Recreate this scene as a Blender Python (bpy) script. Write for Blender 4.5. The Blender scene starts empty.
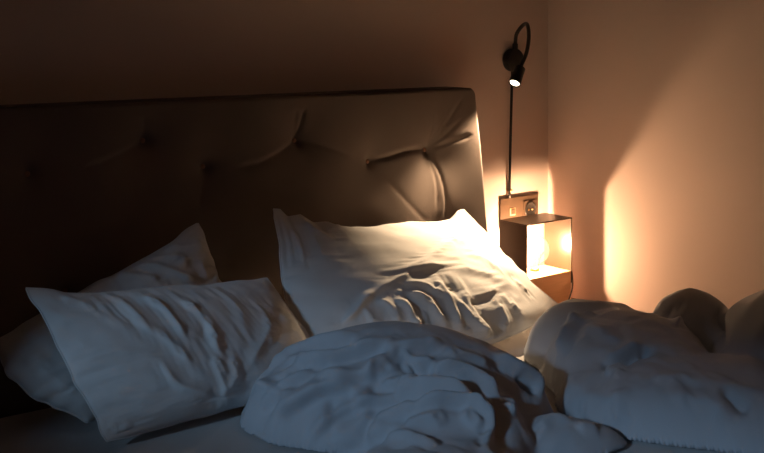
import bpy, math
import numpy as np
from mathutils import Vector, Matrix

# ----------------------------------------------------------------- camera, sky, light
# Layout units: back wall is y = 0, right wall is x = 0, S metres per unit, FLOOR is the floor level.
S, FLOOR = 1.35, 0.216
def W(p):
    return Vector((p[0] * S, p[1] * S, (p[2] - FLOOR) * S))

scene = bpy.context.scene
col = scene.collection
YAW, FPX = math.radians(38.7), 1038.0
cam_d = bpy.data.cameras.new('camera'); cam = bpy.data.objects.new('camera', cam_d); col.objects.link(cam)
cam.location = W((-2.170, -1.969, 1.30))
cam.rotation_euler = (math.pi / 2, 0, -YAW)
cam_d.sensor_width = 36; cam_d.lens = FPX / 764 * 36; cam_d.shift_y = -191 / 764; cam_d.clip_start = .01
scene.camera = cam

world = bpy.data.worlds.new('world'); scene.world = world; world.use_nodes = True
bg = world.node_tree.nodes['Background']
bg.inputs[0].default_value = (0.35, 0.52, 0.85, 1); bg.inputs[1].default_value = 0.05

# cool evening sky light slanting in through the window on the left
sun_d = bpy.data.lights.new('evening_sky', 'SUN'); sun = bpy.data.objects.new('evening_sky', sun_d); col.objects.link(sun)
sun_dir = Vector((.93, .22, -.38)).normalized()
sun.rotation_euler = sun_dir.to_track_quat('-Z', 'Y').to_euler()
sun.location = W((-5, -3, 2.5))
sun_d.energy = 0.78; sun_d.angle = math.radians(5); sun_d.color = (.46, .71, 1.0)

scene.view_settings.view_transform = 'Standard'; scene.view_settings.look = 'None'
scene.view_settings.exposure = 0.0; scene.view_settings.gamma = 1.0
scene.view_settings.use_curve_mapping = False
scene.cycles.use_denoising = True

BULB_W, SPOT_W = 27.0, 140.0

# ----------------------------------------------------------------- materials
def new_mat(name):
    m = bpy.data.materials.new(name); m.use_nodes = True
    nt = m.node_tree; b = nt.nodes['Principled BSDF']
    return m, nt, b
def mat(name, color, rough=.6, metal=0, var=0.0, vscale=20, bump=0.0, bscale=200, sheen=0, spec=.5, stretch=None):
    m, nt, b = new_mat(name)
    b.inputs['Base Color'].default_value = (*color, 1); b.inputs['Roughness'].default_value = rough
    b.inputs['Metallic'].default_value = metal; b.inputs['Specular IOR Level'].default_value = spec
    if sheen:
        b.inputs['Sheen Weight'].default_value = sheen; b.inputs['Sheen Roughness'].default_value = .5
    tc = nt.nodes.new('ShaderNodeTexCoord'); src = tc.outputs['Object']
    if stretch:
        mp = nt.nodes.new('ShaderNodeMapping'); mp.inputs['Scale'].default_value = stretch
        nt.links.new(src, mp.inputs['Vector']); src = mp.outputs['Vector']
    if var:
        n = nt.nodes.new('ShaderNodeTexNoise'); n.inputs['Scale'].default_value = vscale; n.inputs['Detail'].default_value = 5
        nt.links.new(src, n.inputs['Vector'])
        r = nt.nodes.new('ShaderNodeMixRGB'); r.blend_type = 'MIX'
        r.inputs[1].default_value = (*[max(0, c * (1 - var)) for c in color], 1)
        r.inputs[2].default_value = (*[min(1, c * (1 + var)) for c in color], 1)
        nt.links.new(n.outputs['Fac'], r.inputs[0]); nt.links.new(r.outputs[0], b.inputs['Base Color'])
    if bump:
        n = nt.nodes.new('ShaderNodeTexNoise'); n.inputs['Scale'].default_value = bscale; n.inputs['Detail'].default_value = 3
        nt.links.new(src, n.inputs['Vector'])
        bp = nt.nodes.new('ShaderNodeBump'); bp.inputs['Strength'].default_value = bump; bp.inputs['Distance'].default_value = .002
        nt.links.new(n.outputs['Fac'], bp.inputs['Height']); nt.links.new(bp.outputs['Normal'], b.inputs['Normal'])
    return m
def emit(name, color, strength):
    m = bpy.data.materials.new(name); m.use_nodes = True; nt = m.node_tree; nt.nodes.clear()
    e = nt.nodes.new('ShaderNodeEmission'); e.inputs[0].default_value = (*color, 1); e.inputs[1].default_value = strength
    o = nt.nodes.new('ShaderNodeOutputMaterial'); nt.links.new(e.outputs[0], o.inputs[0]); return m
def thin_glass(name, tint, gloss=.12, haze=0):
    m = bpy.data.materials.new(name); m.use_nodes = True; nt = m.node_tree; nt.nodes.clear()
    t = nt.nodes.new('ShaderNodeBsdfTransparent'); t.inputs[0].default_value = (*tint, 1)
    g = nt.nodes.new('ShaderNodeBsdfGlossy'); g.inputs['Roughness'].default_value = .05
    f = nt.nodes.new('ShaderNodeLayerWeight'); f.inputs[0].default_value = gloss
    mx = nt.nodes.new('ShaderNodeMixShader'); o = nt.nodes.new('ShaderNodeOutputMaterial')
    nt.links.new(f.outputs['Fresnel'], mx.inputs[0]); nt.links.new(t.outputs[0], mx.inputs[1])
    nt.links.new(g.outputs[0], mx.inputs[2]); last = mx.outputs[0]
    if haze:
        d = nt.nodes.new('ShaderNodeBsdfTranslucent'); d.inputs[0].default_value = (1, .9, .75, 1)
        m2 = nt.nodes.new('ShaderNodeMixShader'); m2.inputs[0].default_value = haze
        nt.links.new(last, m2.inputs[1]); nt.links.new(d.outputs[0], m2.inputs[2]); last = m2.outputs[0]
    nt.links.new(last, o.inputs[0]); return m

M = dict(
    wall=mat('painted_plaster', (.68, .545, .485), .85, var=.03, vscale=3, bump=.12, bscale=90),
    ceil=mat('ceiling_paint', (.66, .62, .57), .9, var=.02, vscale=3),
    floor=mat('floor_oak', (.22, .13, .075), .45, var=.25, vscale=6, stretch=(1, 8, 1)),
    white=mat('white_trim', (.7, .68, .64), .5, var=.02),
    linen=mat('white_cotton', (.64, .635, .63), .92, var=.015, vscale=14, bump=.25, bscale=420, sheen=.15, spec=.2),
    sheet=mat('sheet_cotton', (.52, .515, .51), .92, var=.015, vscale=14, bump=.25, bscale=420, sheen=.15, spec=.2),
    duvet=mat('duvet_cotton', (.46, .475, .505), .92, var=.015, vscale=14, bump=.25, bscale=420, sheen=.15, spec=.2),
    velvet=mat('taupe_velvet', (.175, .132, .110), .9, var=.10, vscale=9, bump=.2, bscale=500, sheen=.05, spec=.15),
    button=mat('button_fabric', (.34, .17, .10), .8, var=.1, bump=.2),
    base=mat('bed_base_fabric', (.09, .07, .055), .9, var=.1, bump=.3),
    black=mat('black_metal', (.012, .011, .010), .42, var=.1, vscale=60, spec=.4),
    cable=mat('black_cable', (.014, .012, .011), .55, var=.1, vscale=60),
    bronze=mat('bronze_sheet', (.045, .027, .016), .34, metal=.25, var=.18, vscale=25, bump=.05, bscale=160),
    plate=mat('copper_plate', (.10, .060, .036), .45, metal=.25, var=.12, vscale=30),
    oak=mat('honey_oak', (.74, .46, .25), .5, var=.10, vscale=14, stretch=(1, 6, 12)),
    walnut=mat('red_walnut', (.24, .105, .055), .45, var=.22, vscale=16, stretch=(1, 6, 6)),
    socket=mat('black_plastic', (.02, .017, .015), .35, var=.1),
    brass=mat('aged_brass', (.55, .36, .16), .35, metal=.9, var=.1),
    glass=thin_glass('amber_glass', (1.0, .96, .88), .035, .012),
    pane=thin_glass('window_glass', (.98, .99, 1), .05),
    lens=emit('led_lens', (1.0, .80, .55), 14.0),
    filament=emit('glowing_filament', (1.0, .62, .25), 60.0),
)

# ----------------------------------------------------------------- object helpers
ORG = {}
def thing(name, label, cat, base, group=None):
    o = bpy.data.objects.new(name, None); col.objects.link(o); o.empty_display_size = .05
    ORG[o] = W(base); o.location = W(base)
    o['label'] = label; o['category'] = cat
    if group: o['group'] = group
    return o
def mesh(name, verts, faces, material, parent=None, smooth=True, label=None, cat=None, kind=None, bevel=0, group=None):
    v = np.asarray(verts, float).copy(); v[:, 2] -= FLOOR; v *= S
    lo, hi = v.min(0), v.max(0); org = np.array([(lo[0] + hi[0]) / 2, (lo[1] + hi[1]) / 2, lo[2]])
    me = bpy.data.meshes.new(name); me.from_pydata((v - org).tolist(), [], [tuple(map(int, f)) for f in faces]); me.update()
    me.materials.append(material)
    if smooth: me.polygons.foreach_set('use_smooth', [True] * len(me.polygons))
    o = bpy.data.objects.new(name, me); col.objects.link(o); ORG[o] = Vector(org)
    if parent: o.parent = parent; o.location = Vector(org) - ORG[parent]
    else: o.location = Vector(org)
    if label: o['label'] = label
    if cat: o['category'] = cat
    if kind: o['kind'] = kind
    if group: o['group'] = group
    if bevel:
        b = o.modifiers.new('bevel', 'BEVEL'); b.width = bevel * S; b.segments = 2; b.limit_method = 'ANGLE'
    return o
BOXF = [(0, 3, 2, 1), (4, 5, 6, 7), (0, 1, 5, 4), (1, 2, 6, 5), (2, 3, 7, 6), (3, 0, 4, 7)]
def box(x0, x1, y0, y1, z0, z1):
    return [(x0, y0, z0), (x1, y0, z0), (x1, y1, z0), (x0, y1, z0), (x0, y0, z1), (x1, y0, z1), (x1, y1, z1), (x0, y1, z1)], list(BOXF)
def join(*parts):
    V, Fc = [], []
    for v, f in parts:
        n = len(V); V += [tuple(p) for p in v]; Fc += [tuple(i + n for i in q) for q in f]
    return V, Fc
def tube(pts, r, n=12, sub=6, caps=True):
    P = np.array(pts, float)
    if sub > 1 and len(P) > 2:                      # Catmull-Rom
        Q = np.vstack([2 * P[0] - P[1], P, 2 * P[-1] - P[-2]]); out = []
        for i in range(1, len(Q) - 2):
            for t in np.linspace(0, 1, sub, endpoint=False):
                a, b, c, d = Q[i - 1:i + 3]
                out.append(.5 * (2 * b + (c - a) * t + (2 * a - 5 * b + 4 * c - d) * t * t + (3 * b - a - 3 * c + d) * t ** 3))
        P = np.array(out + [P[-1]])
    rr = np.full(len(P), r) if np.isscalar(r) else np.interp(np.linspace(0, 1, len(P)), np.linspace(0, 1, len(r)), r)
    T = np.gradient(P, axis=0); T /= np.linalg.norm(T, axis=1)[:, None]
    a = np.array([0, 0, 1.]) if abs(T[0][2]) < .9 else np.array([1., 0, 0])
    V, Fc = [], []; N = np.cross(T[0], a); N /= np.linalg.norm(N)
    for i in range(len(P)):
        N = N - T[i] * (N @ T[i]); N /= np.linalg.norm(N); B = np.cross(T[i], N)
        for k in range(n):
            an = 2 * math.pi * k / n; V.append(P[i] + rr[i] * (math.cos(an) * N + math.sin(an) * B))
    for i in range(len(P) - 1):
        for k in range(n):
            k2 = (k + 1) % n; Fc.append((i * n + k, i * n + k2, (i + 1) * n + k2, (i + 1) * n + k))
    if caps:
        Fc.append(tuple(range(n))[::-1]); Fc.append(tuple(range((len(P) - 1) * n, len(P) * n)))
    return V, Fc
def lathe(c, axis, prof, n=32):
    """prof: (distance along axis, radius); ends of radius 0 close the shape."""
    c = np.array(c, float); t = np.array(axis, float); t /= np.linalg.norm(t)
    a = np.array([0, 0, 1.]) if abs(t[2]) < .9 else np.array([1., 0, 0])
    N = np.cross(t, a); N /= np.linalg.norm(N); B = np.cross(t, N); V, Fc = [], []
    for (d, r) in prof:
        for k in range(n):
            an = 2 * math.pi * k / n; V.append(c + t * d + max(r, 1e-5) * (math.cos(an) * N + math.sin(an) * B))
    for i in range(len(prof) - 1):
        for k in range(n):
            k2 = (k + 1) % n; Fc.append((i * n + k, i * n + k2, (i + 1) * n + k2, (i + 1) * n + k))
    Fc.append(tuple(range(n))[::-1]); Fc.append(tuple(range((len(prof) - 1) * n, len(prof) * n)))
    return V, Fc
# ----------------------------------------------------------------- cloth surfaces (numpy)
def hash3(i, j, k, s):
    h = (i * 374761393 + j * 668265263 + k * 2147483647 + s * 1274126177) & 0xffffffff
    h = ((h ^ (h >> 13)) * 1274126177) & 0xffffffff
    h = ((h ^ (h >> 16)) * 2246822519) & 0xffffffff
    return ((h ^ (h >> 15)) & 0xffff) / 32767.5 - 1.0
def noise(P, s=0):
    P = np.asarray(P, float); I = np.floor(P).astype(np.int64); f = P - I; u = f * f * f * (f * (f * 6 - 15) + 10)
    r = 0
    for a in (0, 1):
        for b in (0, 1):
            for c in (0, 1):
                w = (u[..., 0] if a else 1 - u[..., 0]) * (u[..., 1] if b else 1 - u[..., 1]) * (u[..., 2] if c else 1 - u[..., 2])
                r = r + w * hash3(I[..., 0] + a, I[..., 1] + b, I[..., 2] + c, s)
    return r
def crumple(P, freq, s=0, warp=.35, octaves=3, aniso=(1, 1, 1)):
    """creased cloth: sharp ridges between soft hollows, domain warped; about -1..1"""
    Q = np.asarray(P) * np.array(aniso) * freq
    wv = np.stack([noise(Q * .7 + 7.3, s + 11), noise(Q * .7 + 3.1, s + 12), noise(Q * .7 + 9.7, s + 13)], -1)
    Q = Q + wv * warp * 2; a, t, r = 1.0, 0.0, 0.0
    for o in range(octaves):
        n = noise(Q * 2 ** o + 17.7 * o, s + o); r = r + a * (1 - 2 * np.abs(n) ** .8); t += a; a *= .5
    return r / t
def normals(G):
    du = np.gradient(G, axis=0); dv = np.gradient(G, axis=1); n = np.cross(du, dv)
    return n / (np.linalg.norm(n, axis=-1, keepdims=True) + 1e-12)
def smooth_line(P, step=.008):
    P = np.array(P, float)
    if len(P) > 2:
        Q = np.vstack([2 * P[0] - P[1], P, 2 * P[-1] - P[-2]]); out = []
        for i in range(1, len(Q) - 2):
            a, b, c, d = Q[i - 1:i + 3]
            for t in np.linspace(0, 1, 8, endpoint=False):
                out.append(.5 * (2 * b + (c - a) * t + (2 * a - 5 * b + 4 * c - d) * t * t + (3 * b - a - 3 * c + d) * t ** 3))
        P = np.array(out + [P[-1]])
    return P
def fold(G, N, line, h, wl, wr, p=1.3, taper=.25):
    """height of one fold along a polyline lying on surface G: falls off over wl left and wr right of the line"""
    L = smooth_line(line); P = G.reshape(-1, 3); NN = N.reshape(-1, 3)
    R = 4 * max(wl, wr); lo, hi = L.min(0) - R, L.max(0) + R
    idx = np.where(np.all((P > lo) & (P < hi), 1))[0]; out = np.zeros(len(P))
    if len(idx) == 0: return out.reshape(G.shape[:2])
    A, B = L[:-1], L[1:]; D = B - A; l2 = (D * D).sum(1) + 1e-12
    cum = np.concatenate([[0], np.cumsum(np.sqrt(l2))])
    Q = P[idx][:, None, :] - A[None]
    t = np.clip((Q * D[None]).sum(2) / l2[None], 0, 1)
    dv = Q - t[..., None] * D[None]; d2 = (dv * dv).sum(2); k = d2.argmin(1); ar = np.arange(len(idx))
    d = np.sqrt(d2[ar, k]); dvv = dv[ar, k]; T = D[k]
    side = (np.cross(NN[idx], T) * dvv).sum(1)
    s = (cum[k] + t[ar, k] * np.sqrt(l2[k])) / cum[-1]
    w = np.where(side > 0, wl, wr)
    tp = np.clip(np.minimum(s, 1 - s) / taper, 0, 1); tp = tp * tp * (3 - 2 * tp)
    wob = 1 + .12 * noise(P[idx] * 30, 5)
    out[idx] = h * tp * wob * np.exp(-(d / (w * (.5 + .5 * tp))) ** p)
    return out.reshape(G.shape[:2])
def grid_faces(nu, nv, off=0, flip=False):
    i, j = np.meshgrid(np.arange(nu - 1), np.arange(nv - 1), indexing='ij'); a = (i * nv + j).ravel() + off
    f = np.stack([a, a + nv, a + nv + 1, a + 1], 1)
    return f[:, ::-1] if flip else f
def pillow_base(C, NU, NV, T, Tb, sag=(.05, .06), q=.55, p=2.4, arch=0.0, lean=(0, 0), bow=None, top=None, wav=.006, seed=0):
    """C: corners TL, TR, BR, BL. u runs left to right, v bottom to top. Returns front grid, back grid, u, v."""
    TL, TR, BR, BL = [np.array(c, float) for c in C]
    e = lambda n: (1 - np.cos(np.linspace(0, math.pi, n))) / 2 * .45 + np.linspace(0, 1, n) * .55
    u, v = np.meshgrid(e(NU), e(NV), indexing='ij')
    uu = .5 + (u - .5) * (1 - sag[0] * 4 * v * (1 - v)); vv = .5 + (v - .5) * (1 - sag[1] * 4 * u * (1 - u))
    uu, vv = uu[..., None], vv[..., None]
    B = (BL * (1 - uu) + BR * uu) * (1 - vv) + (TL * (1 - uu) + TR * uu) * vv
    for k, vec in (bow or {}).items():              # edges bowed out of line
        w = {'b': 4 * u * (1 - u) * (1 - v), 't': 4 * u * (1 - u) * v, 'l': 4 * v * (1 - v) * (1 - u), 'r': 4 * v * (1 - v) * u}[k]
        B = B + w[..., None] * np.array(vec)
    if top: B[..., 2] += np.interp(u, [a for a, b in top], [b for a, b in top]) * v ** 4       # uneven top edge
    nz = [noise(np.stack([u * 5, v * 5, 0 * u + 3.3 * k], -1), seed + k) + .5 * noise(np.stack([u * 13, v * 13, 0 * u + k], -1), seed + 9 + k) for k in range(3)]
    B = B + wav * np.stack(nz, -1) * (1 - .7 * 16 * u * (1 - u) * v * (1 - v))[..., None]
    n = np.cross(TR + BR - TL - BL, TL + TR - BL - BR); n /= np.linalg.norm(n)
    # fullest at (u, v) = .5 + lean
    us, vs = u ** (math.log(.5) / math.log(.5 + lean[0])), v ** (math.log(.5) / math.log(.5 + lean[1]))
    f = ((1 - np.abs(2 * us - 1) ** p) * (1 - np.abs(2 * vs - 1) ** p)) ** q
    B = B + n * (arch * 4 * u * (1 - u))[..., None]
    return B + n * (T * f)[..., None], B - n * (Tb * f)[..., None], u, v, n
def uv_point(G, u, v, uq, vq):
    iu = np.interp(uq, u[:, 0], np.arange(u.shape[0])); iv = np.interp(vq, v[0], np.arange(v.shape[1]))
    i, j = min(int(iu), u.shape[0] - 2), min(int(iv), u.shape[1] - 2); a, b = iu - i, iv - j
    return (G[i, j] * (1 - a) + G[i + 1, j] * a) * (1 - b) + (G[i, j + 1] * (1 - a) + G[i + 1, j + 1] * a) * b
def closed(Fg, Bg):
    """front and back grids sharing their border"""
    nu, nv = Fg.shape[:2]; V = list(Fg.reshape(-1, 3)); idx = np.full((nu, nv), -1)
    fr = np.arange(nu * nv).reshape(nu, nv)
    idx[0], idx[-1], idx[:, 0], idx[:, -1] = fr[0], fr[-1], fr[:, 0], fr[:, -1]
    inner = Bg[1:-1, 1:-1].reshape(-1, 3); idx[1:-1, 1:-1] = np.arange(len(inner)).reshape(nu - 2, nv - 2) + nu * nv
    V = np.vstack([Fg.reshape(-1, 3), inner])
    a = idx; bf = np.stack([a[:-1, :-1], a[:-1, 1:], a[1:, 1:], a[1:, :-1]], -1).reshape(-1, 4)
    return V, np.vstack([grid_faces(nu, nv), bf])
def relaxed(G, n):
    for _ in range(n):
        G = G.copy(); G[1:-1, 1:-1] += .45 * (.25 * (G[2:, 1:-1] + G[:-2, 1:-1] + G[1:-1, 2:] + G[1:-1, :-2]) - G[1:-1, 1:-1])
    return G
def smax(hs, k):
    m = np.max(hs, 0); return m + k * np.log(sum(np.exp((h - m) / k) for h in hs))
def lump(X, Y, c, r, ang, zt, p=2.0, e=.6):
    """rounded heap: centre c, half axes r turned by ang degrees, top at zt"""
    a = math.radians(ang); dx, dy = X - c[0], Y - c[1]
    x, y = (dx * math.cos(a) + dy * math.sin(a)) / r[0], (-dx * math.sin(a) + dy * math.cos(a)) / r[1]
    d = (np.abs(x) ** p + np.abs(y) ** p)
    return BED + (zt - BED) * np.where(d < 1, np.clip(1 - d, 0, 1) ** e, 0) - .05 * np.clip(d - 1, 0, 1.2)
BED = .66
def heap(xr, yr, step, lumps, k=.012, rough=0):
    xs, ys = np.arange(xr[0], xr[1], step), np.arange(yr[0], yr[1], step)
    X, Y = np.meshgrid(xs, ys, indexing='ij')
    Wp = np.stack([X, Y, 0 * X], -1)
    X2 = X + .008 * noise(Wp * 9, 3) + .004 * noise(Wp * 22, 4); Y2 = Y + .008 * noise(Wp * 9, 6) + .004 * noise(Wp * 22, 7)
    Z = smax([lump(X2, Y2, *l) for l in lumps], k)
    if rough: Z = Z + np.clip((Z - BED) / .05, 0, 1) * rough * (noise(Wp * 12 + 5, 31) + .6 * crumple(Wp, 16, 33, .5, 2))
    return relaxed(np.stack([X, Y, Z], -1), 16)
def fold_list(G, strokes):
    """strokes: (polyline of points on the surface, height, left width, right width)"""
    N = normals(G); h = np.zeros(G.shape[:2])
    for L, a, wl, wr in strokes: h += fold(G, N, L, a, wl, wr)
    return h
def wrinkle(G, N, h0, ex, levels=((4, 120), (2, 80), (1, 40)), kf=.004, kb=.0015):
    """Cloth with spare length ex (fraction) lying on a soft form G: it buckles into folds, starting from the folds h0.
    Stretch is resolved edge by edge (position based), the form pulls back gently (kf), bending smooths (kb)."""
    D = N * h0[..., None]; nu, nv = h0.shape; S0 = G + D; e, tan = ex
    for s, it in levels:
        iu, iv = np.unique(np.append(np.arange(0, nu, s), nu - 1)), np.unique(np.append(np.arange(0, nv, s), nv - 1))
        B = G[np.ix_(iu, iv)]; Xc = B + D[np.ix_(iu, iv)]; n = N[np.ix_(iu, iv)]; ec, tc = e[np.ix_(iu, iv)], tan[np.ix_(iu, iv)]; Sc = S0[np.ix_(iu, iv)]
        mu, mv = len(iu), len(iv); w = np.ones((mu, mv)); w[0] = w[-1] = 0; w[:, 0] = w[:, -1] = 0
        sl = []
        for a, b in ((1, 0), (0, 1), (1, 1), (1, -1)):
            if b >= 0: A_ = (slice(0, mu - a), slice(0, mv - b)); B_ = (slice(a, mu), slice(b, mv))
            else: A_ = (slice(0, mu - 1), slice(1, mv)); B_ = (slice(1, mu), slice(0, mv - 1))
            eb = B[B_] - B[A_]; lb = np.linalg.norm(eb, axis=-1) + 1e-9
            al = ((eb / lb[..., None]) * tc[A_]).sum(-1) ** 2          # no spare length along a fold, only across it
            L = np.maximum(lb * (1 + .5 * (ec[A_] + ec[B_]) * (1 - .9 * al)), np.linalg.norm(Sc[B_] - Sc[A_], axis=-1))
            par = np.arange(L.shape[0])[:, None] % 2 if a else np.arange(L.shape[1])[None] % 2
            sl.append((A_, B_, L, [np.broadcast_to(par == q, L.shape) for q in (0, 1)], .9 if a + abs(b) == 1 else .35))
        k_b = kb
        for t in range(it):
            for A_, B_, L, pars, st in sl:
                for m in pars:
                    d = Xc[B_] - Xc[A_]; l = np.sqrt((d * d).sum(-1)) + 1e-9; wa, wb = w[A_], w[B_]
                    c = (st * m * (l - L) / l / np.maximum(wa + wb, 1e-9))[..., None] * d
                    Xc[A_] += c * wa[..., None]; Xc[B_] -= c * wb[..., None]
            d = Xc - B
            dn = (d * n).sum(-1, keepdims=True) * n
            d = d - kf * dn - .08 * (d - dn)
            lap = np.zeros_like(d); lap[1:-1, 1:-1] = .25 * (d[2:, 1:-1] + d[:-2, 1:-1] + d[1:-1, 2:] + d[1:-1, :-2]) - d[1:-1, 1:-1]
            bl = np.zeros_like(d); bl[1:-1, 1:-1] = .25 * (lap[2:, 1:-1] + lap[:-2, 1:-1] + lap[1:-1, 2:] + lap[1:-1, :-2]) - lap[1:-1, 1:-1]
            d = d - 16 * k_b * bl * w[..., None]
            Xc = B + d
        d = Xc - B; full = np.empty((nu, mv, 3)); au = np.arange(nu); av = np.arange(nv); D = np.empty((nu, nv, 3))
        k = np.clip(np.searchsorted(iu, au, 'right') - 1, 0, mu - 2); f = ((au - iu[k]) / (iu[k + 1] - iu[k]))[:, None, None]
        full = d[k] * (1 - f) + d[k + 1] * f
        k = np.clip(np.searchsorted(iv, av, 'right') - 1, 0, mv - 2); f = ((av - iv[k]) / (iv[k + 1] - iv[k]))[None, :, None]
        D = full[:, k] * (1 - f) + full[:, k + 1] * f
    return D
def slack(G, strokes, base, amp, R=.03):
    """spare cloth gathers where the folds are, across their direction"""
    P = G.reshape(-1, 3); e = np.zeros(len(P)); tan = np.zeros((len(P), 3))
    for L, a, wl, wr in strokes:
        L = smooth_line(L); T = np.gradient(L, axis=0); T /= np.linalg.norm(T, axis=1)[:, None] + 1e-9
        idx = np.where(np.all((P > L.min(0) - 2.5 * R) & (P < L.max(0) + 2.5 * R), 1))[0]
        if len(idx) == 0: continue
        d2 = ((P[idx][:, None] - L[None]) ** 2).sum(2); k = d2.argmin(1); g = np.exp(-d2[np.arange(len(idx)), k] / R ** 2)
        b = g > e[idx]; e[idx[b]] = g[b]; tan[idx[b]] = T[k[b]]
    sh = G.shape[:2]
    return base + amp * e.reshape(sh), tan.reshape(*sh, 3)
# ----------------------------------------------------------------- what each cloth thing looks like
PILLOWS = {   # corners TL, TR, BR, BL; front and back fullness; edge sag; lean of the fullest point; bowed edges
    'main': dict(C=[(-1.034, -.20, .944), (-.478, -.168, .882), (-.402, -.395, .694), (-1.15, -.40, .700)], NU=240, NV=200, T=.042, Tb=.055, sag=(.02, .05), q=.75, lean=(.02, -.04), bow=dict(b=(0, -.10, -.015), l=(.012, 0, 0)), seed=40, wav=.0045, top=[(0, .004), (.03, .004), (.07, -.010), (.13, -.004), (.19, -.020), (.26, -.017), (.36, -.026), (.5, -.026), (.66, -.020), (.84, -.018), (.91, -.016), (.96, .002), (1, .004)]),
    'front': dict(C=[(-1.572, -.310, .893), (-1.112, -.300, .842), (-1.041, -.43, .684), (-1.495, -.445, .668)], NU=220, NV=170, T=.050, Tb=.035, sag=(.01, .05), q=.65, lean=(0, -.06), bow=dict(b=(0, -.02, -.004)), seed=60, wav=.003, top=[(0, 0), (.15, -.006), (.3, -.008), (.45, -.002), (.7, -.004), (.9, 0), (1, 0)]),
    'back': dict(C=[(-1.595, -.20, .785), (-1.184, -.172, .938), (-1.12, -.255, .70), (-1.485, -.36, .672)], NU=150, NV=110, T=.055, Tb=.035, sag=(.02, .04), lean=(-.06, -.06), bow=dict(l=(-.028, 0, -.006)), seed=80, wav=.005),
}
HEAPS = {
    'centre': dict(xr=(-1.42, -.78), yr=(-1.20, -.40), step=.0032, k=.010, rough=.004, lumps=[
        ((-1.055, -.620), (.260, .165), -38, .810, 2.1, .64),
        ((-1.075, -.765), (.125, .125), -38, .762, 2.3, .55),
        ((-1.205, -.92), (.13, .24), -30, .722, 2.3, .7),
        ((-.950, -.860), (.130, .055), -36, .700, 2.0, .75)]),
    'right': dict(xr=(-1.06, -.20), yr=(-1.32, -.42), step=.0034, k=.010, rough=.007, lumps=[
        ((-.565, -.645), (.150, .125), 72, .770, 2.4, .5),
        ((-.620, -.770), (.165, .150), 80, .780, 2.4, .5),
        ((-.655, -.930), (.225, .158), -62, .752, 2.5, .5),
        ((-.415, -.755), (.085, .100), 50, .800, 2.0, .55),
        ((-.375, -.690), (.060, .060), 50, .770, 2.0, .55),
        ((-.390, -.985), (.165, .130), -40, .836, 3.0, .45),
        ((-.52, -1.16), (.16, .12), -40, .74, 2.2, .6)]),
}
def pillow_grid(k):
    d = dict(PILLOWS[k]); return pillow_base(d.pop('C'), d.pop('NU'), d.pop('NV'), d.pop('T'), d.pop('Tb'), **d)
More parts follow.
